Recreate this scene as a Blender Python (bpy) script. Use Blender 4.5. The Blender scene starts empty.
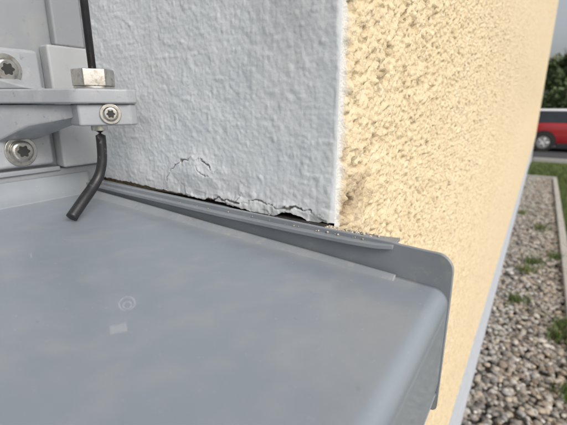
import bpy, bmesh, math, random
import numpy as np
from mathutils import Vector, Matrix
random.seed(4); rng=np.random.default_rng(7)
CZ=0.85
sc=bpy.context.scene
def P(x,y,z): return Vector((x/1000,y/1000,z/1000+CZ))
def link(o,parent=None):
    sc.collection.objects.link(o)
    if parent: o.parent=parent
    return o
def empty(n):
    e=bpy.data.objects.new(n,None); e.empty_display_size=.05; return link(e)
# ---------- materials
def mat(name,c1,c2=None,scale=50,rough=.6,metal=0,bump=0,bscale=None,bdist=.001,detail=6,spots=None,coat=0,rough2=None):
    m=bpy.data.materials.new(name); m.use_nodes=True; nt=m.node_tree; N=nt.nodes; L=nt.links
    b=N['Principled BSDF']; tc=N.new('ShaderNodeTexCoord')
    b.inputs['Roughness'].default_value=rough; b.inputs['Metallic'].default_value=metal
    b.inputs['Coat Weight'].default_value=coat
    n=N.new('ShaderNodeTexNoise'); n.inputs['Scale'].default_value=scale; n.inputs['Detail'].default_value=detail
    L.new(tc.outputs['Object'],n.inputs['Vector'])
    r=N.new('ShaderNodeValToRGB'); r.color_ramp.elements[0].position=.3; r.color_ramp.elements[1].position=.7
    r.color_ramp.elements[0].color=(*c1,1); r.color_ramp.elements[1].color=(*(c2 or c1),1)
    L.new(n.outputs['Fac'],r.inputs['Fac']); col=r.outputs['Color']
    for s in (spots or []):  # (color, scale, lo, hi)
        n2=N.new('ShaderNodeTexNoise'); n2.inputs['Scale'].default_value=s[1]; n2.inputs['Detail'].default_value=8; n2.inputs['Roughness'].default_value=.65
        L.new(tc.outputs['Object'],n2.inputs['Vector'])
        mr=N.new('ShaderNodeMapRange'); mr.inputs[1].default_value=s[2]; mr.inputs[2].default_value=s[3]
        mr.inputs[4].default_value=s[4] if len(s)>4 else 1
        L.new(n2.outputs['Fac'],mr.inputs[0])
        mx=N.new('ShaderNodeMix'); mx.data_type='RGBA'; L.new(mr.outputs[0],mx.inputs[0]); L.new(col,mx.inputs[6]); mx.inputs[7].default_value=(*s[0],1); col=mx.outputs[2]
    L.new(col,b.inputs['Base Color'])
    if rough2 is not None:
        mr=N.new('ShaderNodeMapRange'); mr.inputs[1].default_value=.3; mr.inputs[2].default_value=.7; mr.inputs[3].default_value=rough; mr.inputs[4].default_value=rough2
        L.new(n.outputs['Fac'],mr.inputs[0]); L.new(mr.outputs[0],b.inputs['Roughness'])
    if bump:
        n3=N.new('ShaderNodeTexNoise'); n3.inputs['Scale'].default_value=bscale or scale; n3.inputs['Detail'].default_value=6
        L.new(tc.outputs['Object'],n3.inputs['Vector'])
        bp=N.new('ShaderNodeBump'); bp.inputs['Strength'].default_value=bump; bp.inputs['Distance'].default_value=bdist
        L.new(n3.outputs['Fac'],bp.inputs['Height']); L.new(bp.outputs['Normal'],b.inputs['Normal'])
    m['colnode']=1
    return m
def add_attr(m,attr,color):
    nt=m.node_tree;N=nt.nodes;L=nt.links;b=N['Principled BSDF']
    src=b.inputs['Base Color'].links[0].from_socket
    a=N.new('ShaderNodeAttribute'); a.attribute_name=attr
    mx=N.new('ShaderNodeMix'); mx.data_type='RGBA'; L.new(a.outputs['Fac'],mx.inputs[0]); L.new(src,mx.inputs[6]); mx.inputs[7].default_value=(*color,1)
    L.new(mx.outputs[2],b.inputs['Base Color'])
def mul_attr(m,attr):
    nt=m.node_tree;N=nt.nodes;L=nt.links;b=N['Principled BSDF']
    src=b.inputs['Base Color'].links[0].from_socket
    a=N.new('ShaderNodeAttribute'); a.attribute_name=attr
    mx=N.new('ShaderNodeMix'); mx.data_type='RGBA'; mx.blend_type='MULTIPLY'; mx.inputs[0].default_value=1; L.new(src,mx.inputs[6]); L.new(a.outputs['Color'],mx.inputs[7])
    L.new(mx.outputs[2],b.inputs['Base Color'])
M={}
YC1,YC2=(.66,.525,.335),(.75,.63,.44)
M['yellow']=mat('yellow_roughcast',YC1,YC2,120,.95,bump=.7,bscale=1100,bdist=.0008,spots=[((.46,.33,.19),420,.54,.70,.7),((.84,.78,.64),260,.58,.75,.5),((.66,.53,.34),6,.45,.7,.5)])
add_attr(M['yellow'],'dirt_dark',(.17,.115,.07))
M['white']=mat('white_render',(.635,.665,.69),(.70,.725,.74),60,.85,bump=.2,bscale=1500,bdist=.0003,spots=[((.56,.57,.57),18,.48,.72,.6),((.50,.49,.46),150,.60,.76,.4)])
add_attr(M['white'],'dirt_dark',(.13,.11,.09))
M['sill']=mat('grey_powder_coat',(.225,.255,.295),(.245,.275,.315),30,.28,metal=.0,bump=.08,bscale=600,bdist=.0002,coat=.2,rough2=.42,
   spots=[((.28,.305,.33),16,.48,.72,.6),((.42,.42,.40),900,.65,.70,.7),((.17,.18,.19),260,.66,.74,.5),((.28,.30,.325),90,.52,.72,.4)])
add_attr(M['sill'],'dust',(.42,.41,.38))
M['cap']=mat('grey_end_cap',(.215,.235,.26),(.26,.28,.30),60,.42,spots=[((.38,.365,.33),220,.57,.74,.5),((.15,.15,.15),90,.6,.75,.5)])
M['strip']=mat('grey_sealing_strip',(.24,.26,.285),(.29,.305,.32),60,.5,spots=[((.40,.39,.36),300,.54,.72,.5),((.15,.14,.13),140,.6,.75,.6)])
M['frame']=mat('grey_window_frame',(.25,.265,.285),(.29,.30,.315),30,.4,spots=[((.35,.34,.32),70,.52,.75,.6),((.18,.16,.13),240,.60,.74,.6)])
M['framel']=mat('light_grey_rail',(.38,.39,.40),(.43,.44,.45),40,.45,spots=[((.28,.26,.23),120,.56,.75,.6)])
M['bracket']=mat('grey_cast_bracket',(.31,.325,.345),(.36,.37,.39),80,.38,bump=.2,bscale=700,bdist=.0002,spots=[((.46,.45,.43),160,.55,.72,.5),((.16,.15,.13),330,.60,.74,.7)])
M['steel']=mat('stainless_steel',(.50,.48,.45),(.66,.64,.60),300,.3,metal=1,bump=.15,bscale=1200,bdist=.0001,spots=[((.20,.15,.10),350,.52,.72,.8)])
M['dark']=mat('painted_socket_shade',(.02,.02,.02),(.03,.03,.03),50,.7)  # near-black colour stands in for the shade inside screw sockets
M['black']=mat('black_cable_sheath',(.012,.012,.014),(.02,.02,.022),200,.42,bump=.2,bscale=900,bdist=.0002,spots=[((.16,.16,.16),420,.60,.70,.5)])
M['gapshade']=mat('painted_gap_shade',(.015,.014,.013),(.04,.035,.03),400,.95,bump=.6,bscale=800)  # black colour painted in for the shade of the open gap
M['plinth']=mat('plinth_render',(.42,.45,.50),(.50,.53,.57),40,.8,bump=.4,bscale=300)
M['grass']=mat('lawn_soil',(.045,.06,.02),(.07,.085,.03),8,.95,bump=.5,bscale=40,bdist=.02)
M['blade']=mat('grass_blades',(.07,.12,.025),(.14,.17,.05),6,.7)
M['bed']=mat('gravel_bed_soil',(.10,.085,.065),(.14,.12,.10),40,.95)
M['stone']=mat('gravel_stones',(.75,.75,.75),(1,1,1),300,.8); mul_attr(M['stone'],'scol')
M['kerb']=mat('concrete_kerb',(.34,.33,.31),(.42,.41,.39),30,.9,bump=.4,bscale=300)
M['pave']=mat('paving',(.30,.29,.275),(.36,.35,.33),3,.9)
M['asphalt']=mat('asphalt',(.05,.05,.052),(.065,.065,.067),5,.9)
M['red']=mat('red_car_paint',(.36,.012,.018),(.38,.015,.02),3,.3,coat=.8)
M['wpaint']=mat('white_paint',(.78,.78,.78),(.8,.8,.8),3,.3,coat=.5)
M['glass']=mat('dark_glass',(.02,.025,.03),(.03,.035,.04),3,.06)
M['tyre']=mat('tyre_rubber',(.02,.02,.02),(.03,.03,.03),30,.85)
M['rim']=mat('alloy_rim',(.5,.5,.5),(.6,.6,.6),30,.35,metal=.9)
M['lamp']=mat('tail_lamp',(.5,.03,.02),(.55,.04,.03),3,.2)
M['bark']=mat('bark',(.07,.055,.04),(.12,.10,.08),12,.9,bump=.5,bscale=30,bdist=.02)
M['leafa']=mat('autumn_leaves',(.10,.09,.03),(.20,.14,.04),.8,.7)
M['leafg']=mat('green_leaves',(.04,.065,.02),(.09,.12,.04),.8,.7)
M['roof']=mat('roof_tiles',(.16,.06,.04),(.24,.10,.07),6,.85,bump=.5,bscale=6,bdist=.05)
M['hwall']=mat('pale_render',(.60,.57,.50),(.66,.63,.56),3,.9)
M['crumb']=mat('plaster_crumbs',(.46,.37,.24),(.62,.57,.48),300,.95)

# ---------- mesh helpers
def mk(name,verts,faces,m,parent=None,smooth=False,bevel=0,seg=2):
    me=bpy.data.meshes.new(name); me.from_pydata([tuple(v) for v in verts],[],faces); me.update()
    bm=bmesh.new(); bm.from_mesh(me); bmesh.ops.recalc_face_normals(bm,faces=bm.faces); bm.to_mesh(me); bm.free()
    me.materials.append(m)
    if smooth:
        for p in me.polygons: p.use_smooth=True
    o=bpy.data.objects.new(name,me); link(o,parent)
    if bevel:
        b=o.modifiers.new('b','BEVEL'); b.width=bevel; b.segments=seg; b.limit_method='ANGLE'; b.angle_limit=math.radians(35)
        for p in me.polygons: p.use_smooth=True
        w=o.modifiers.new('w','WEIGHTED_NORMAL'); w.keep_sharp=False
    return o
def fastmesh(name,V,F,m,parent=None,smooth=True,attrs=None):
    me=bpy.data.meshes.new(name); k=F.shape[1]
    me.vertices.add(len(V)); me.vertices.foreach_set('co',np.ascontiguousarray(V,dtype=np.float32).ravel())
    me.loops.add(F.size); me.loops.foreach_set('vertex_index',np.ascontiguousarray(F,dtype=np.int32).ravel())
    me.polygons.add(len(F)); me.polygons.foreach_set('loop_start',np.arange(len(F),dtype=np.int32)*k)
    me.polygons.foreach_set('loop_total',np.full(len(F),k,dtype=np.int32))
    me.update(calc_edges=True); me.validate()
    me.polygons.foreach_set('use_smooth',np.full(len(me.polygons),smooth))
    for n,a in (attrs or {}).items():
        if a.ndim==1:
            at=me.attributes.new(n,'FLOAT','POINT'); at.data.foreach_set('value',a.astype(np.float32))
        else:
            at=me.attributes.new(n,'FLOAT_COLOR','POINT'); at.data.foreach_set('color',a.astype(np.float32).ravel())
    me.materials.append(m)
    o=bpy.data.objects.new(name,me); return link(o,parent)
def gridF(nu,nv,flip=False):
    i=np.arange(nu-1)[:,None]; j=np.arange(nv-1)[None,:]
    a=(i*nv+j).ravel(); b=a+nv; c=b+1; d=a+1
    return np.stack([a,d,c,b] if flip else [a,b,c,d],1)
def box(name,a,b,m,parent=None,bevel=0,raw=False):
    f=(lambda x,y,z:Vector((x,y,z))) if raw else P
    vs=[f(x,y,z) for x in (a[0],b[0]) for y in (a[1],b[1]) for z in (a[2],b[2])]
    return mk(name,vs,[(0,1,3,2),(4,6,7,5),(0,4,5,1),(2,3,7,6),(0,2,6,4),(1,5,7,3)],m,parent,bevel=bevel)
def prism(name,poly,axis,lo,hi,m,parent=None,bevel=0,raw=False,seg=2):
    n=len(poly); vs=[]
    f=(lambda x,y,z:Vector((x,y,z))) if raw else P
    for w in (lo,hi):
        for a,b in poly:
            vs.append(f(a,b,w) if axis=='z' else (f(a,w,b) if axis=='y' else f(w,a,b)))
    F=[tuple(range(n)),tuple(range(2*n-1,n-1,-1))]+[(i,(i+1)%n,n+(i+1)%n,n+i) for i in range(n)]
    return mk(name,vs,F,m,parent,bevel=bevel,seg=seg)
def hull(name,pts,m,parent=None,bevel=0):
    bm=bmesh.new()
    for p in pts: bm.verts.new(P(*p))
    r=bmesh.ops.convex_hull(bm,input=bm.verts); 
    bmesh.ops.dissolve_limit(bm,angle_limit=.02,verts=bm.verts,edges=bm.edges)
    me=bpy.data.meshes.new(name); bm.to_mesh(me); bm.free(); me.materials.append(m)
    o=bpy.data.objects.new(name,me); link(o,parent)
    if bevel:
        b=o.modifiers.new('b','BEVEL'); b.width=bevel; b.segments=3
        for p in me.polygons:p.use_smooth=True
        w=o.modifiers.new('w','WEIGHTED_NORMAL')
    return o
def cylx(name,c,r,h,nrm,m,parent,n=32,bev=0,star=None,r2=None):
    nrm=Vector(nrm).normalized(); q=nrm.to_track_quat('Z','Y'); cc=P(*c)
    vs=[];
    for k,rr in ((0,r),(h,r2 if r2 else r)):
        for i in range(n):
            a=2*math.pi*i/n; R=rr*(star(i,n) if star else 1)
            vs.append(cc+q@Vector((R*math.cos(a)/1000,R*math.sin(a)/1000,k/1000)))
    F=[tuple(range(n-1,-1,-1)),tuple(range(n,2*n))]+[(i,(i+1)%n,n+(i+1)%n,n+i) for i in range(n)]
    return mk(name,vs,F,m,parent,bevel=bev/1000,seg=3)
def tube(name,pts,rad,m,parent=None,n=14):
    pts=[Vector(p) for p in pts]; vs=[];F=[]
    for i,p in enumerate(pts):
        d=(pts[min(i+1,len(pts)-1)]-pts[max(i-1,0)]).normalized(); q=d.to_track_quat('Z','Y')
        r=rad[i] if isinstance(rad,(list,tuple)) else rad
        for k in range(n):
            a=2*math.pi*k/n; vs.append(p+q@Vector((r*math.cos(a),r*math.sin(a),0)))
    for i in range(len(pts)-1):
        for k in range(n): F.append((i*n+k,i*n+(k+1)%n,(i+1)*n+(k+1)%n,(i+1)*n+k))
    F.append(tuple(range(n-1,-1,-1))); F.append(tuple(range((len(pts)-1)*n,len(pts)*n)))
    return mk(name,vs,F,m,parent,smooth=True)
# ---------- numpy noise
def h2(ix,iy,s):
    ix=ix.astype(np.int64)&0xffffffff; iy=iy.astype(np.int64)&0xffffffff
    h=(ix*374761393+iy*668265263+s*974634777)&0xffffffff
    h=((h^(h>>13))*1274126177)&0xffffffff; h=h^(h>>16)
    return (h&0xffffff)/float(0xffffff)
def vn(x,y,s=0):
    ix=np.floor(x);iy=np.floor(y);fx=x-ix;fy=y-iy;fx=fx*fx*(3-2*fx);fy=fy*fy*(3-2*fy)
    return (h2(ix,iy,s)*(1-fx)+h2(ix+1,iy,s)*fx)*(1-fy)+(h2(ix,iy+1,s)*(1-fx)+h2(ix+1,iy+1,s)*fx)*fy
def fbm(x,y,s=0,o=4):
    t=0;a=.5
    for k in range(o): t=t+a*vn(x*2**k,y*2**k,s+k*17); a*=.5
    return t
def wor(x,y,s=0):
    ix=np.floor(x);iy=np.floor(y);d=np.full(x.shape,9.)
    for i in(-1,0,1):
        for j in(-1,0,1):
            cx=ix+i;cy=iy+j
            d=np.minimum(d,(cx+h2(cx,cy,s)-x)**2+(cy+h2(cx,cy,s+5)-y)**2)
    return np.sqrt(d)
def segdist(X,Y,pl):
    d=np.full(X.shape,1e9)
    for (ax,ay),(bx,by) in zip(pl[:-1],pl[1:]):
        vx,vy=bx-ax,by-ay; t=np.clip(((X-ax)*vx+(Y-ay)*vy)/(vx*vx+vy*vy),0,1)
        d=np.minimum(d,np.hypot(X-ax-t*vx,Y-ay-t*vy))
    return d

# ================= HOUSE
house=empty('rendered_house')
def axis_y():
    v=[128.5]
    while v[-1]<8000:
        y=v[-1]; v.append(y+(.6 if y<230 else .6*(y/230)**1.42))
    v[-1]=8000; return np.array(v)
def axis_z():
    up=[0.];
    while up[-1]<4600: z=up[-1]; up.append(z+(.65 if z<80 else .65*(z/80)**1.4))
    dn=[0.]
    while dn[-1]<510: z=dn[-1]; dn.append(z+(.65 if z<110 else .65*(z/110)**1.35))
    up[-1]=4600; dn[-1]=510
    return np.array([-d for d in dn[::-1][:-1]]+up)
ya,za=axis_y(),axis_z()
Y,Z=np.meshgrid(ya,za,indexing='ij')
wy=Y+1.3*(fbm(Y/2.5,Z/2.5,3)-.5)*2; wz=Z+1.3*(fbm(Y/2.5,Z/2.5,9)-.5)*2
g1=wor(wy/2.7,wz/2.7,1); g2=wor(wy/1.35,wz/1.35,21); lo=fbm(Y/7,Z/7,40)
hgt=1.5*(.55-g1)+.9*(.5-g2)+2.3*(lo-.47)+1.2*(fbm(Y/1.2,Z/1.2,70,2)-.37)
pits=np.clip((vn(Y/3.3,Z/3.3,91)-.74)/.1,0,1); hgt-=1.4*pits
lump=np.clip((vn(Y/3.1,Z/3.1,191)-.76)/.1,0,1); hgt+=.9*lump
far=np.clip((Y-1500)/3000,0,1); hgt=hgt*(1-.5*far)+1.3
edge=np.clip((Y-128.5-.6-1.4*(vn(Z/6,Z*0,5)+.6*vn(Z/2,Z*0,6)))/1.6,0,1)
hgt=hgt*edge+(-.3)*(1-edge)
rr=np.hypot((Y-138)*.9,(Z+38.5)*1.0)+2.2*(fbm(Y/3,Z/3,55)-.5)*2
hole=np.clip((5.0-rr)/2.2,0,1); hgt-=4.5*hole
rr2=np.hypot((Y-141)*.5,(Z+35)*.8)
dirt_dark=np.clip(hole*.65+.6*np.clip((11-rr2)/8,0,1)*fbm(Y/2,Z/2,8)*1.6,0,1)*edge
dirt_dark=np.maximum(dirt_dark,.38*pits*edge)  # pits also coloured darker than the plaster around them
near=np.clip(1-(Z+46)/14,0,1)*np.clip(1-(Y-128)/25,0,1)*(Z>-60); dirt_dark=np.maximum(dirt_dark,near*.7*fbm(Y/2,Z/2,81)*1.5)
V=np.stack([hgt/1000,Y/1000,Z/1000+CZ],-1).reshape(-1,3)
ed=edge.ravel()
fac=fastmesh('facade_wall',V,gridF(len(ya),len(za)),M['yellow'],house,attrs={'dirt_dark':dirt_dark.ravel(),'bead':1-ed})
add_attr(M['yellow'],'bead',(.64,.64,.62))
yel=mat('yellow_roughcast_coarse',YC1,YC2,90,.95,bump=1,bscale=260,bdist=.003,spots=[((.5,.34,.18),250,.5,.7,.7)]); 
box('wall_below_window',(-300,-900,-510),(-.3,128.4,-66),yel,house)
box('wall_beside_window',(-300,-4000,-510),(-.3,-900,4600),yel,house)
box('wall_above_window',(-300,-899.9,1150),(-.3,128.4,4600),yel,house)
box('wall_core',(-300,134,-510),(-3,7996,4600),yel,house)
box('house_body',(-7000,-3999,-850),(-301,7995,4600),yel,house)
box('far_end_wall',(-7001,7996,-1500),(-4,8001,4600),yel,house)
box('plinth',(-300,-3999,-1500),(-8,7998,-512),M['plinth'],house)
prism('base_rail',[(-7,-514),(3.5,-517),(3.5,-509),(2.5,-509),(-7,-509)],'y',-4000,8002,M['plinth'],house)
mk('roof',[(-7.4,-4.4,5.4),(.45,-4.4,5.4),(-3.5,-4.4,8.2),(-7.4,8.4,5.4),(.45,8.4,5.4),(-3.5,8.4,8.2)],[(0,1,2),(5,4,3),(0,2,5,3),(1,4,5,2),(0,3,4,1)],M['roof'],house)
# reveal
xa=np.concatenate([np.arange(-152,-1.0,.34),np.array([-.9,-.5,-.25,-.1,0.])])
zt=np.linspace(0,1,400)
X,T=np.meshgrid(xa,zt,indexing='ij')
bot=-39-4.0*np.clip((X+150)/120,0,1)+1.4*(fbm(X/9,X*0+3,12)-.47)+1.2*(fbm(X/1.6,X*0,14)-.47)
bot+=1.6*np.exp(-((X+20)/5)**2)-1.0*np.exp(-((X+33)/7)**2)+1.0*np.exp(-((X+62)/4)**2)-1.4*np.exp(-((X+9)/3)**2)
Zr=bot+(95-bot)*T
h=.36*(fbm(X/3.0,Zr/3.0,2)-.47)+1.0*(fbm(X/18,Zr/18,31)-.47)+.22*np.clip(vn(X/1.5,Zr/1.5,77)-.6,0,1)+.13*(.5-wor(X/2.0,Zr/2.0,61))
h+=.30*np.clip(vn(X/3.4,Zr/2.6,177)-.68,0,1)*2
wx=X+1.3*(fbm(X/2.6,Zr/2.6,101)-.47)*2; wzr=Zr+1.6*(fbm(X/2.6,Zr/2.6,111)-.47)*2
crA=[(-91,-36),(-87,-30),(-80,-25),(-72,-23.5),(-66,-24),(-61,-28),(-55,-28.5)]
crA2=[(-72,-23.5),(-70,-29),(-63,-31),(-58,-35)]
crB=[(-66,-43),(-58,-40.5),(-47,-41),(-36,-38.8),(-24,-40.5),(-14,-38.8),(-4,-41.5)]
crD=[(-47,-41),(-44,-37),(-39,-35.5)]
dirtw=np.zeros_like(X)
for cr,w,dp,dk in((crA,.42,1.2,.9),(crA2,.26,.8,.6),(crB,.5,1.6,.95),(crD,.25,.7,.6)):
    d=segdist(wx,wzr,cr); mod=np.clip(vn(X/6,Zr/6,131)*1.5-.1,0.15,1.1); wv=w*mod
    k=np.clip(1-d/wv,0,1); h-=dp*np.sqrt(k)*np.clip(mod,.2,1); dirtw=np.maximum(dirtw,dk*np.clip(1.25-d/wv,0,1)*np.clip(mod*1.8,0,1))
    h+=.45*np.exp(-(d/2.6)**2)
bl=np.hypot((X+74)/13,(Zr+31)/6.5); h+=1.2*np.clip(1-bl,0,1)
lift=np.clip(1-(Zr-bot)/5,0,1)*np.exp(-((X+35)/24)**2); h+=1.7*lift
flk=np.clip((vn(X/4.5,Zr/2.5,211)-.62)/.06,0,1)*np.clip(1-(Zr-bot)/7,0,1)*(X>-95); h-=.4*flk
dirtw=np.maximum(dirtw,.15*flk)
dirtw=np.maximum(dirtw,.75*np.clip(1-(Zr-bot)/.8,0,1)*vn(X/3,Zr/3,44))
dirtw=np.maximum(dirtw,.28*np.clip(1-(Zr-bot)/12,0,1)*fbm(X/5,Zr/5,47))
cornr=np.clip((X+2)/2,0,1); yy=128-h*(1-cornr)+ .5*cornr**2
V=np.stack([X/1000+(-.0003*cornr),yy/1000,Zr/1000+CZ],-1).reshape(-1,3)
fastmesh('window_reveal',V,gridF(len(xa),len(zt)),M['white'],house,attrs={'dirt_dark':dirtw.ravel()})
box('reveal_upper',(-300,128.3,94.5),(-.6,133.9,1150),M['white'],house)
box('reveal_backing',(-300,129.5,-36),(-1.2,133.9,94.4),M['white'],house)
box('reveal_opposite',(-300,-901,-60),(-.3,-896,1149),M['white'],house)
box('reveal_head',(-300,-896,1146),(-.3,128.2,1149.5),M['white'],house)
box('gap_shade_box',(-152,123.5,-62),(-2,133,-43.5),M['gapshade'],house)  # dark box added as painted shade in the gap below the reveal
# window frame
win=empty('window_frame'); win.parent=house
box('stile',(-200,30,-31),(-150,128.2,1100),M['frame'],win,.0015)
box('bottom_rail',(-200,-896,-52),(-147,128.1,-31.3),M['frame'],win,.0015)
box('lower_sash_rail',(-200,-836,-31),(-154,29.8,40),M['frame'],win,.002)
box('stile_opposite',(-200,-896,-31),(-150,-836.2,1100),M['frame'],win,.002)
box('top_rail',(-200,-896,1100.2),(-150,128.1,1145),M['frame'],win,.002)
box('pane',(-180,-836,40.2),(-172,29.8,1100),M['glass'],win)
box('guide_rail',(-149.9,106,-30.9),(-142,127.3,28),M['framel'],win,.0012)
box('guide_rail_upper',(-149.9,112,28.2),(-145,127.3,1099),M['frame'],win,.0012)
box('weather_seal',(-149.9,-895,-32.5),(-145.6,105.8,-30.2),M['strip'],win,.0005)

# ================= SILL
sill=empty('window_sill')
def arc(cx,cz,r,a0,a1,n): return [(cx+r*math.cos(math.radians(a0+(a1-a0)*i/n)),cz+r*math.sin(math.radians(a0+(a1-a0)*i/n))) for i in range(n+1)]
prof=[(-146.6,-35),(-146.6,-46)]+arc(-144.6,-46.2,2,180,267,6)+arc(38.2,-60.5,3.8,87,2,14)+[(42,-92)]+arc(40,-92,2,0,-90,5)+[(34,-94)]
sp=[]
for (a,b),(c,d) in zip(prof[:-1],prof[1:]):
    sp.append((a,b))
    L_=math.hypot(c-a,d-b)
    if L_>20:
        K=60 if L_>100 else 8
        for k in range(1,K): sp.append((a+(c-a)*k/K,b+(d-b)*k/K))
sp.append(prof[-1])
ys=np.concatenate([np.linspace(-894,-60,16),np.linspace(-52,120.3,90)]); V=[]
for (a,b) in sp:
    for y in ys: V.append(P(a,y,b))
SX=np.repeat(np.array([a for a,b in sp]),len(ys)); SY=np.tile(ys,len(sp))
dust=np.clip(1-(118-SY)/9,0,1)**1.5*(.3+.9*(fbm(SX/6,SY/6,300)-.3)); 
dust=np.maximum(dust,.32*np.clip(1-(SX+146)/12,0,1)*fbm(SX/7,SY/7,310)*1.3)
dust=np.maximum(dust,.16*np.clip((fbm(SX/5+3,SY/9,320)-.50)/.2,0,1))
dust=np.clip(dust,0,.45)*(SX<34)
o=fastmesh('sill_sheet',np.array([tuple(v) for v in V]),gridF(len(sp),len(ys),True),M['sill'],sill,attrs={'dust':dust})
s=o.modifiers.new('s','SOLIDIFY'); s.thickness=.0015; s.offset=-1
cap=[(-146,-57),(-146,-39.5),(-60,-41.5),(24,-43.2),(27,-43.6)]+[(34,-43.9)]+arc(38.3,-49.6,5.6,80,0,8)+[(44,-60),(43.8,-99)]+arc(42,-99,1.8,0,-90,3)+[(36,-101),(35.5,-66),(30,-62)]
prism('end_cap',cap,'y',120.4,121.9,M['cap'],sill,bevel=.0004)
def strip(name,secs,m,parent,bev=.0003):
    n=len(secs[0]); vs=[P(*p) for s_ in secs for p in s_]; F=[]
    for i in range(len(secs)-1):
        for k in range(n): F.append((i*n+k,i*n+(k+1)%n,(i+1)*n+(k+1)%n,(i+1)*n+k))
    F.append(tuple(range(n))); F.append(tuple(range((len(secs)-1)*n,len(secs)*n)))
    return mk(name,vs,F,m,parent,bevel=bev)
def lipsec(x,z,w,dz=0): return [(x,127.5,z+.2+dz),(x,119.6-w,z-.1+dz),(x,119.6-w,z-1.5+dz),(x,120.3-w,z-1.5+dz),(x,120.5-w,z-1.1+dz),(x,127.5,z-1.0+dz)]
strip('end_cap_lip',[lipsec(-146,-40.8,1.6),lipsec(-110,-42.0,1.9),lipsec(-80,-42.9,1.8),lipsec(-50,-43.7,2.1),lipsec(-25,-44.2,1.9),lipsec(-10,-44.3,2.2),lipsec(10,-44.4,2.1),lipsec(20,-44.3,1.5),lipsec(25.0,-43.9,.3)],M['cap'],sill,.00015)
def ssec(x,dy=0):
    z=-46.6-(x+146)/182*9.9
    return [(x,113.2+dy,z-1.9),(x,113.2+dy,z-.7),(x,117.6+dy,z+2.6),(x,118.8+dy,z+2.6),(x,118.8+dy,z-1.9)]
strip('sealing_strip',[ssec(-146),ssec(-100,.4),ssec(-50,-.2),ssec(0,.3),ssec(27,0)],M['strip'],sill,.0003)

# ================= BRACKET
br=empty('cable_guide_bracket')
b_=box('base_plate',(-149.8,73,-29),(-145.8,103.8,25),M['bracket'],br,.0018)
prism('arm_plate',[(-146,76),(-122,85),(-103,91),(-99,93),(-89.5,109),(-90,114),(-99,119.5),(-104,119),(-114,104),(-128,100),(-146,100)],'z',.6,6.6,M['bracket'],br,bevel=.0009,seg=3)
prism('clamp_block',[(-112,95.5),(-101.5,93.5),(-91,111),(-92,115),(-101,118.5),(-106,116)],'z',-8.5,.5,M['bracket'],br,bevel=.0009,seg=3)
hull('rib',[(-146,79,-16),(-146,97,-16),(-146,79,.4),(-146,97,.4),(-108,95,-5),(-106,103,-5),(-108,93.6,.4),(-106,104,.4),(-128,84,-9),(-128,98,-9)],M['bracket'],br,.0009)
hull('upper_rib',[(-146,82,12),(-146,92,12),(-146,82,6.8),(-146,92,6.8),(-126,89,6.8),(-126,96,6.8)],M['bracket'],br,.0008)
cylx('washer_nut',(-106,105,6.7),8.2,1.0,(0,0,1),M['steel'],br,40,.3)
cylx('hex_nut',(-106,105,7.8),8.6,7.0,(0,0,1),M['steel'],br,6,.5)
cylx('threaded_sleeve',(-106,105,-11),3.4,19.5,(0,0,1),M['steel'],br,24,.3,)
torx=lambda i,n:1+.16*math.cos(6*2*math.pi*i/n)
def screw(c,nrm,R,nm):
    nv=Vector(nrm).normalized(); c=Vector(c)
    cylx(nm+'_washer',c,R*1.3,.9,nv,M['steel'],br,40,.25)
    cylx(nm+'_head',c+nv*.9,R,R*.42,nv,M['steel'],br,32,R*.22,r2=R*.86)
    cylx(nm+'_socket_shade',c+nv*(.9+R*.42-.4),R*.46,.5,nv,M['dark'],br,48,0,star=torx)  # solid dark star on the head, painting the shade of a socket
screw((-145.8,88,15.5),(1,0,0),5.2,'upper_screw')
screw((-145.8,88.5,-21),(1,0,0),5.4,'lower_screw')
nf=Vector((17.5,-10.5,0)).normalized()
screw(Vector((-95.2,104,-3.6)),nf,3.3,'clamp_screw')
cab=empty('blind_guide_cable')
tube('cable',[P(-106,105,1140),P(-106,105,400),P(-106,105,60),P(-106,105,8)],.0016,M['black'],cab)
cp=[(-106,105,-6),(-106,105,-17),(-106.2,104.3,-25),(-106.7,102.4,-31),(-106.2,98.5,-35.5),(-104.3,92,-40.5),(-102.5,85,-46.2)]
def crs(p,n=6):
    p=[Vector(q) for q in p]; out=[]
    for i in range(len(p)-1):
        a,b,c,d=p[max(i-1,0)],p[i],p[i+1],p[min(i+2,len(p)-1)]
        for k in range(n):
            t=k/n; out.append(.5*((2*b)+(c-a)*t+(2*a-5*b+4*c-d)*t*t+(3*b-a-3*c+d)*t**3))
    out.append(p[-1]); return out
cc=crs(cp); rad=[.0021+.0003*min(1,max(0,(i-14)/14)) for i in range(len(cc))]
tube('cable_tail',[P(*q) for q in cc],rad,M['black'],cab,18)

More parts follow.
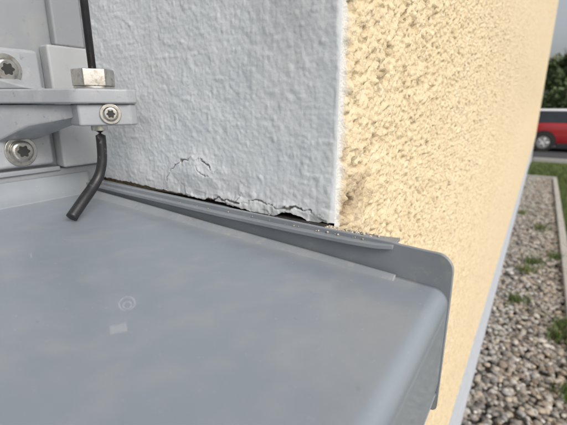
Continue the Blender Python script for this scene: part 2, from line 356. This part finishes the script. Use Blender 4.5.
# ================= DEBRIS
def blobs(name,centers,radii,m,cols=None,sub=1,squash=.7,parent=None,jit=.25):
    bm=bmesh.new(); bmesh.ops.create_icosphere(bm,subdivisions=sub,radius=1); bv=np.array([v.co[:] for v in bm.verts]); bf=np.array([[v.index for v in f.verts] for f in bm.faces]); bm.free()
    n=len(centers); nv=len(bv)
    yaw=rng.uniform(0,6.28,n)
    s=np.stack([rng.uniform(.8,1.3,n),rng.uniform(.65,1.0,n),squash*rng.uniform(.7,1.1,n)],1)
    v=bv[None]*s[:,None]*(1+jit*(rng.random((n,nv,1))-.5))
    tl=rng.uniform(-.5,.5,n); c,s2=np.cos(tl)[:,None],np.sin(tl)[:,None]
    y2=v[:,:,1]*c-v[:,:,2]*s2; z2=v[:,:,1]*s2+v[:,:,2]*c; x2=v[:,:,0]
    c,s2=np.cos(yaw)[:,None],np.sin(yaw)[:,None]
    v=np.stack([x2*c-y2*s2,x2*s2+y2*c,z2],-1)*np.asarray(radii)[:,None,None]+np.asarray(centers)[:,None]
    F=(bf[None]+np.arange(n)[:,None,None]*nv).reshape(-1,3)
    at={}
    if cols is not None: at={'scol':np.repeat(np.concatenate([cols,np.ones((n,1))],1),nv,0)}
    return fastmesh(name,v.reshape(-1,3),F,m,parent,smooth=True,attrs=at)
C=[];R=[]
def sillz(x): return -48.2-(x+146)/182*8.6
for i in range(520):
    x=random.uniform(-140,36); y=112.5-abs(random.gauss(0,9)) if random.random()<.65 else random.uniform(-60,112)
    r=random.choice([.1,.12,.15,.2,.3]) ; C.append(P(x,y,sillz(x)+r*.4)[:]);R.append(r/1000)
for i in range(420):
    x=random.gauss(1,7); 
    if x>22: continue
    r=random.choice([.15,.22,.3,.45,.6]); y=min(127,128-abs(random.gauss(0,3.0)))
    if y<119: continue
    C.append(P(x,y,-44.2+r*.5)[:]);R.append(r/1000)
for i in range(110):
    x=random.uniform(-120,20); r=random.uniform(.1,.35); C.append(P(x,random.uniform(119,126),-42-(x+146)/170*2.2+r*.3)[:]);R.append(r/1000)
blobs('plaster_debris',C,R,M['crumb'],jit=.5)
C=[P(23,95,sillz(23)+.4)[:],P(-60,42,sillz(-60)+.3)[:],P(10,60,sillz(10)+.2)[:],P(-20,101,sillz(-20)+.2)[:]]
blobs('dirt_specks',C,[.0009,.0010,.0005,.0005],M['bark'])

# ================= GROUND
def gz(y):
    t=np.clip((y-5.6)/8.0,0,1); return -.65*(t*t*(3-2*t))
xs=np.concatenate([np.linspace(-400,-12,14),np.linspace(-10,12,24),np.linspace(14,400,14)]); yg=np.concatenate([np.linspace(-400,-5,10),np.linspace(-4,18,67),np.linspace(20,60,12),np.linspace(80,700,12)])
XX,YY=np.meshgrid(xs,yg,indexing='ij')
fastmesh('ground',np.stack([XX,YY,gz(YY)-.03],-1).reshape(-1,3),gridF(len(xs),len(yg)),M['grass'])
def sheet(name,x0,x1,y0,y1,dz,m,n=24):
    a=np.linspace(x0,x1,n);b=np.linspace(y0,y1,n);A,B=np.meshgrid(a,b,indexing='ij')
    return fastmesh(name,np.stack([A,B,gz(B)+dz],-1).reshape(-1,3),gridF(n,n),m)
sheet('gravel_bed',-.3,.262,-3.9,5.6,-.02,M['bed'])
sheet('footpath',-30,30,9.8,12.6,-.01,M['pave'])
sheet('road',-60,60,12.75,19.5,-.02,M['asphalt'])
kb=empty('kerb')
for i in range(9):
    y0=-3.9+i*1.05; box('kerb_stone_%d'%i,(.262,y0,-.12),(.302,y0+1.04,.022),M['kerb'],kb,.004,raw=True)
box('kerb_end_stone',(-.3,5.62,-.12),(.302,5.66,.02),M['kerb'],kb,.004,raw=True)
rk=empty('road_kerb')
for i in range(30):
    x0=-30+i*2; box('kerb_stone_%d'%i,(x0,12.6,-.8),(x0+1.98,12.74,-.53),M['kerb'],rk,.01,raw=True)
n=13000; cx=rng.uniform(-.02,.26,n); cy=.3+5.3*rng.random(n)**.95; cy[:]=np.where(rng.random(n)<.08,-3*rng.random(n),cy)
rad=rng.uniform(.005,.0125,n); lay=rng.random(n)
cz=-.012+lay*.016
pal=np.array([[.36,.32,.265],[.46,.43,.385],[.24,.215,.19],[.54,.51,.46],[.31,.245,.19],[.38,.36,.34],[.18,.165,.15],[.46,.39,.30]])
cols=pal[rng.integers(0,len(pal),n)]*rng.uniform(.8,1.15,(n,1))
blobs('gravel',np.stack([cx,cy,cz],1),rad,M['stone'],cols,sub=2,squash=.6,jit=.12)
def blades(name,n,fx,h0,h1,m,parent=None,w=.0022):
    pts=fx(n); a=rng.uniform(0,6.28,n); hh=rng.uniform(h0,h1,n); ln=rng.normal(0,.35,(n,2))*hh[:,None]
    d=np.stack([np.cos(a),np.sin(a),0*a],1)*w
    base=pts; tip=base+np.stack([ln[:,0],ln[:,1],hh],1); mid=base+np.stack([ln[:,0]*.35,ln[:,1]*.35,hh*.6],1)
    V=np.stack([base-d,base+d,mid+d*.8,mid-d*.8,tip],1)
    k=np.arange(n)[:,None]*5
    F=np.concatenate([np.concatenate([k,k+1,k+2],1),np.concatenate([k,k+2,k+3],1),np.concatenate([k+3,k+2,k+4],1)])
    return fastmesh(name,V.reshape(-1,3),F,m,parent,smooth=False)
def lawn(n):
    x=.31+1.3*rng.random(n)**1.4; y=rng.uniform(.8,9.7,n)
    return np.stack([x,y,gz(y)-.03],1)
blades('lawn_grass',60000,lawn,.03,.075,M['blade'])
def patch(n):
    x=rng.uniform(-.2,1.2,n); y=rng.uniform(5.7,9.7,n); return np.stack([x,y,gz(y)-.03],1)
blades('verge_grass',30000,patch,.03,.09,M['blade'],w=.004)
def tuft(n):
    cs=np.array([(.10,2.3),(.13,2.45),(.23,1.65),(.245,1.75),(.07,1.9),(.24,2.6),(.16,3.2),(.25,1.3),(.02,3.6)]); k=rng.integers(0,len(cs),n)
    p=cs[k]+rng.normal(0,.024,(n,2)); return np.stack([p[:,0],p[:,1],p[:,0]*0-.005],1)
blades('weeds',1000,tuft,.02,.055,M['blade'],w=.002)

# ================= CAR
def car(loc,rot):
    e=empty('parked_car')
    st=[(0,.42,.80,.62),(.05,.34,.92,.72),(.25,.24,.96,.80),(.7,.20,.97,.83),(1.4,.19,.965,.84),(2.3,.19,.95,.84),(2.75,.20,.93,.83),(3.2,.22,.88,.80),(3.55,.26,.80,.74),(3.75,.32,.68,.66),(3.82,.40,.58,.56)]
    V=[];
    for x,zb,zt,w in st:
        zm=(zb+zt)/2
        sec=[(0,zb),(w*.85,zb),(w*.98,zb+.07),(w,zm),(w*.985,zt-.10),(w*.93,zt-.02),(w*.7,zt+.01),(0,zt+.02)]
        full=sec+[(-a,b) for a,b in sec[-2:0:-1]]
        for a,b in full: V.append((x,a,b))
    k=14;F=[]
    for i in range(len(st)-1):
        for j in range(k): F.append((i*k+j,i*k+(j+1)%k,(i+1)*k+(j+1)%k,(i+1)*k+j))
    F.append(tuple(range(k)));F.append(tuple(range((len(st)-1)*k,len(st)*k)))
    o=mk('body',V,F,M['red'],e,smooth=True)
    b=o.modifiers.new('s','SUBSURF'); b.levels=b.render_levels=2
    g=[(.10,.74,.93),(2.72,.74,.92),(2.12,.60,1.33),(.32,.62,1.34)]
    V=[(g[0][0],-g[0][1],g[0][2]),(g[1][0],-g[1][1],g[1][2]),(g[2][0],-g[2][1],g[2][2]),(g[3][0],-g[3][1],g[3][2])]; V+=[(x,-y,z) for x,y,z in V]
    mk('windows',V,[(0,1,2,3),(7,6,5,4),(0,3,7,4),(1,5,6,2),(3,2,6,7),(0,4,5,1)],M['glass'],e,bevel=.03)
    mk('roof_panel',[(.22,-.61,1.335),(2.16,-.60,1.325),(2.16,.60,1.325),(.22,.61,1.335),(.30,-.54,1.40),(1.95,-.52,1.395),(1.95,.52,1.395),(.30,.54,1.40)],[(0,1,2,3),(7,6,5,4),(0,4,5,1),(1,5,6,2),(2,6,7,3),(3,7,4,0)],M['wpaint'],e,bevel=.03,seg=3)
    for s_ in(-1,1):
        for (a,bb,r) in (((.13,.745,.93),(.33,.625,1.34),.05),((1.35,.755,.93),(1.3,.625,1.34),.03),((2.70,.745,.92),(2.14,.61,1.33),.03)):
            tube('pillar',[(a[0],s_*a[1],a[2]),(bb[0],s_*bb[1],bb[2])],r,M['red'] if r>.04 else M['tyre'],e,8)
        for wx in(.66,3.10):
            for nm,r,h0,h1,m in(('arch',.37,.70,.845,M['tyre']),('tyre',.31,.66,.86,M['tyre']),('rim',.20,.70,.868,M['rim'])):
                n=28; V=[(wx+r*math.cos(6.2832*i/n),s_*h,.31+(.02 if nm=='arch' else 0)+r*math.sin(6.2832*i/n)) for h in(h0,h1) for i in range(n)]
                if nm=='arch': V=[(x,y,max(z,.20)) for x,y,z in V]
                mk(nm,V,[tuple(range(n)),tuple(range(2*n-1,n-1,-1))]+[(i,(i+1)%n,n+(i+1)%n,n+i) for i in range(n)],m,e,bevel=.015 if nm=='tyre' else 0)
            for q in range(5):
                a=q*1.2566; tube('spoke',[(wx,s_*.873,.31),(wx+.17*math.cos(a),s_*.873,.31+.17*math.sin(a))],.018,M['wpaint'],e,6)
        box('tail_light',(-.01,s_*.70-.06,.62),(.10,s_*.70+.06,.86),M['lamp'],e,.02,raw=True)
        box('head_light',(3.62,s_*.60-.09,.60),(3.80,s_*.60+.09,.74),M['wpaint'],e,.03,raw=True)
        box('mirror',(2.35,s_*.88-.08,.93),(2.47,s_*.88+.08,1.05),M['wpaint'],e,.03,raw=True)
        box('door_handle',(1.5,s_*.845-.02,.80),(1.66,s_*.845+.02,.83),M['rim'],e,.008,raw=True)
        box('side_skirt',(1.05,s_*.815-.03,.17),(2.72,s_*.815+.03,.29),M['tyre'],e,.01,raw=True)
    box('rear_bumper',(-.05,-.70,.28),(.15,.70,.45),M['tyre'],e,.03,raw=True)
    box('number_plate',(-.065,-.26,.52),(.0,.26,.63),M['wpaint'],e,.005,raw=True)
    e.location=loc; e.rotation_euler=(0,0,rot)
    return e
car((-.55,16.7,-.67),math.radians(4))

# ================= TREES etc
def tree(loc,h,lm,seed,nleaf=5000):
    r=random.Random(seed); e=empty('tree'); e.location=loc; br_=[];
    def grow(p,d,l,rd,lev):
        q=p+d*l; br_.append((p,q,rd,rd*.65,lev))
        if lev>=4: return
        for k in range(3 if lev<3 else 4):
            nd=(d+Vector((r.uniform(-1,1),r.uniform(-1,1),r.uniform(-.2,.7)))*.75).normalized()
            grow(p.lerp(q,r.uniform(.6,1)),nd,l*r.uniform(.6,.8),rd*.55,lev+1)
    grow(Vector((0,0,-.3)),Vector((0,0,1)),h*.33,h*.025,0)
    V=[];F=[]
    for p,q,r0,r1,lev in br_:
        n=6 if lev<2 else 4; d=(q-p).normalized().to_track_quat('Z','Y'); b=len(V)
        for c,rr in((p,r0),(q,r1)):
            for k in range(n): V.append(c+d@Vector((rr*math.cos(6.283*k/n),rr*math.sin(6.283*k/n),0)))
        for k in range(n): F.append((b+k,b+(k+1)%n,b+n+(k+1)%n,b+n+k))
    mk('trunk',V,F,M['bark'],e)
    tips=[q for p,q,_,_,l in br_ if l>=3]
    idx=rng.integers(0,len(tips),nleaf); c=np.array([tips[i][:] for i in idx])+rng.normal(0,h*.035,(nleaf,3))
    a=rng.normal(size=(nleaf,3))*.07;b=rng.normal(size=(nleaf,3))*.07
    V=np.stack([c-a,c-b,c+a,c+b],1).reshape(-1,3); fastmesh('leaves',V,np.arange(nleaf*4).reshape(-1,4),lm,e,smooth=False)
for i,(x,y,h,l) in enumerate([(1.6,38,7.5,'leafa'),(6,34,8,'leafg'),(-6,40,9,'leafa'),(14,30,7,'leafa'),(24,42,10,'leafg'),(30,20,8,'leafa'),(-16,44,9,'leafg'),(1.0,30,5.5,'leafg')]):
    tree((x,y,-.65),h,M[l],i)
def hedge(n):
    x=rng.uniform(-25,30,n); y=24+rng.normal(0,.45,n); z=-.65+(1.9+.25*np.sin(x*2)+.2*np.sin(x*5.1))*rng.random(n)**.6; return np.stack([x,y,z],1)
c=hedge(42000); a=rng.normal(size=c.shape)*.06; b=rng.normal(size=c.shape)*.06
fastmesh('hedge',np.stack([c-a,c-b,c+a,c+b],1).reshape(-1,3),np.arange(len(c)*4).reshape(-1,4),M['leafg'],smooth=False)
hh=empty('distant_house')
box('walls',(-26,52,-.8),(-10,60,4.6),M['hwall'],hh,raw=True)
mk('gable_roof',[(-26.5,51.5,4.6),(-9.5,51.5,4.6),(-9.5,60.5,4.6),(-26.5,60.5,4.6),(-26.5,56,8),(-9.5,56,8)],[(0,1,5,4),(2,3,4,5),(0,4,3),(1,2,5),(0,3,2,1)],M['roof'],hh)
for wx in(-24,-20.5,-17,-13.5):
    for wz in(.4,2.8): box('window',(wx,51.93,wz),(wx+1.2,51.99,wz+1.2),M['glass'],hh,raw=True)

# ================= LIGHT (overcast, brighter from the street side)
sd=Vector((.76,-.24,.60)).normalized(); el=math.asin(sd.z)
w=bpy.data.worlds.new('World'); sc.world=w; w.use_nodes=True; nt=w.node_tree
sk=nt.nodes.new('ShaderNodeTexSky'); sk.sky_type='NISHITA'; sk.sun_disc=False; sk.sun_elevation=el; sk.sun_rotation=math.atan2(sd.x,sd.y)
sk.dust_density=5; sk.air_density=1.0; sk.ozone_density=1
hs=nt.nodes.new('ShaderNodeHueSaturation'); hs.inputs['Saturation'].default_value=.35; hs.inputs['Value'].default_value=1.15
bg=nt.nodes['Background']; bg.inputs['Strength'].default_value=.14; nt.links.new(sk.outputs[0],hs.inputs['Color']); nt.links.new(hs.outputs[0],bg.inputs['Color'])
ld=bpy.data.lights.new('sun','SUN'); ld.energy=1.15; ld.angle=math.radians(24); ld.color=(1,.985,.96)
lo_=bpy.data.objects.new('sun',ld); link(lo_); lo_.rotation_euler=sd.to_track_quat('Z','Y').to_euler()
# ================= CAMERA
cd=bpy.data.cameras.new('camera'); co=bpy.data.objects.new('camera',cd); link(co)
co.location=(.06,0,CZ); co.rotation_euler=(math.radians(90-15.4),0,math.radians(32.9))
cd.lens=24.76; cd.sensor_width=36; cd.clip_start=.005; cd.clip_end=2000
cd.dof.use_dof=True; cd.dof.focus_distance=.16; cd.dof.aperture_fstop=20
sc.camera=co
sc.view_settings.view_transform='Standard'; sc.view_settings.look='None'; sc.view_settings.exposure=0
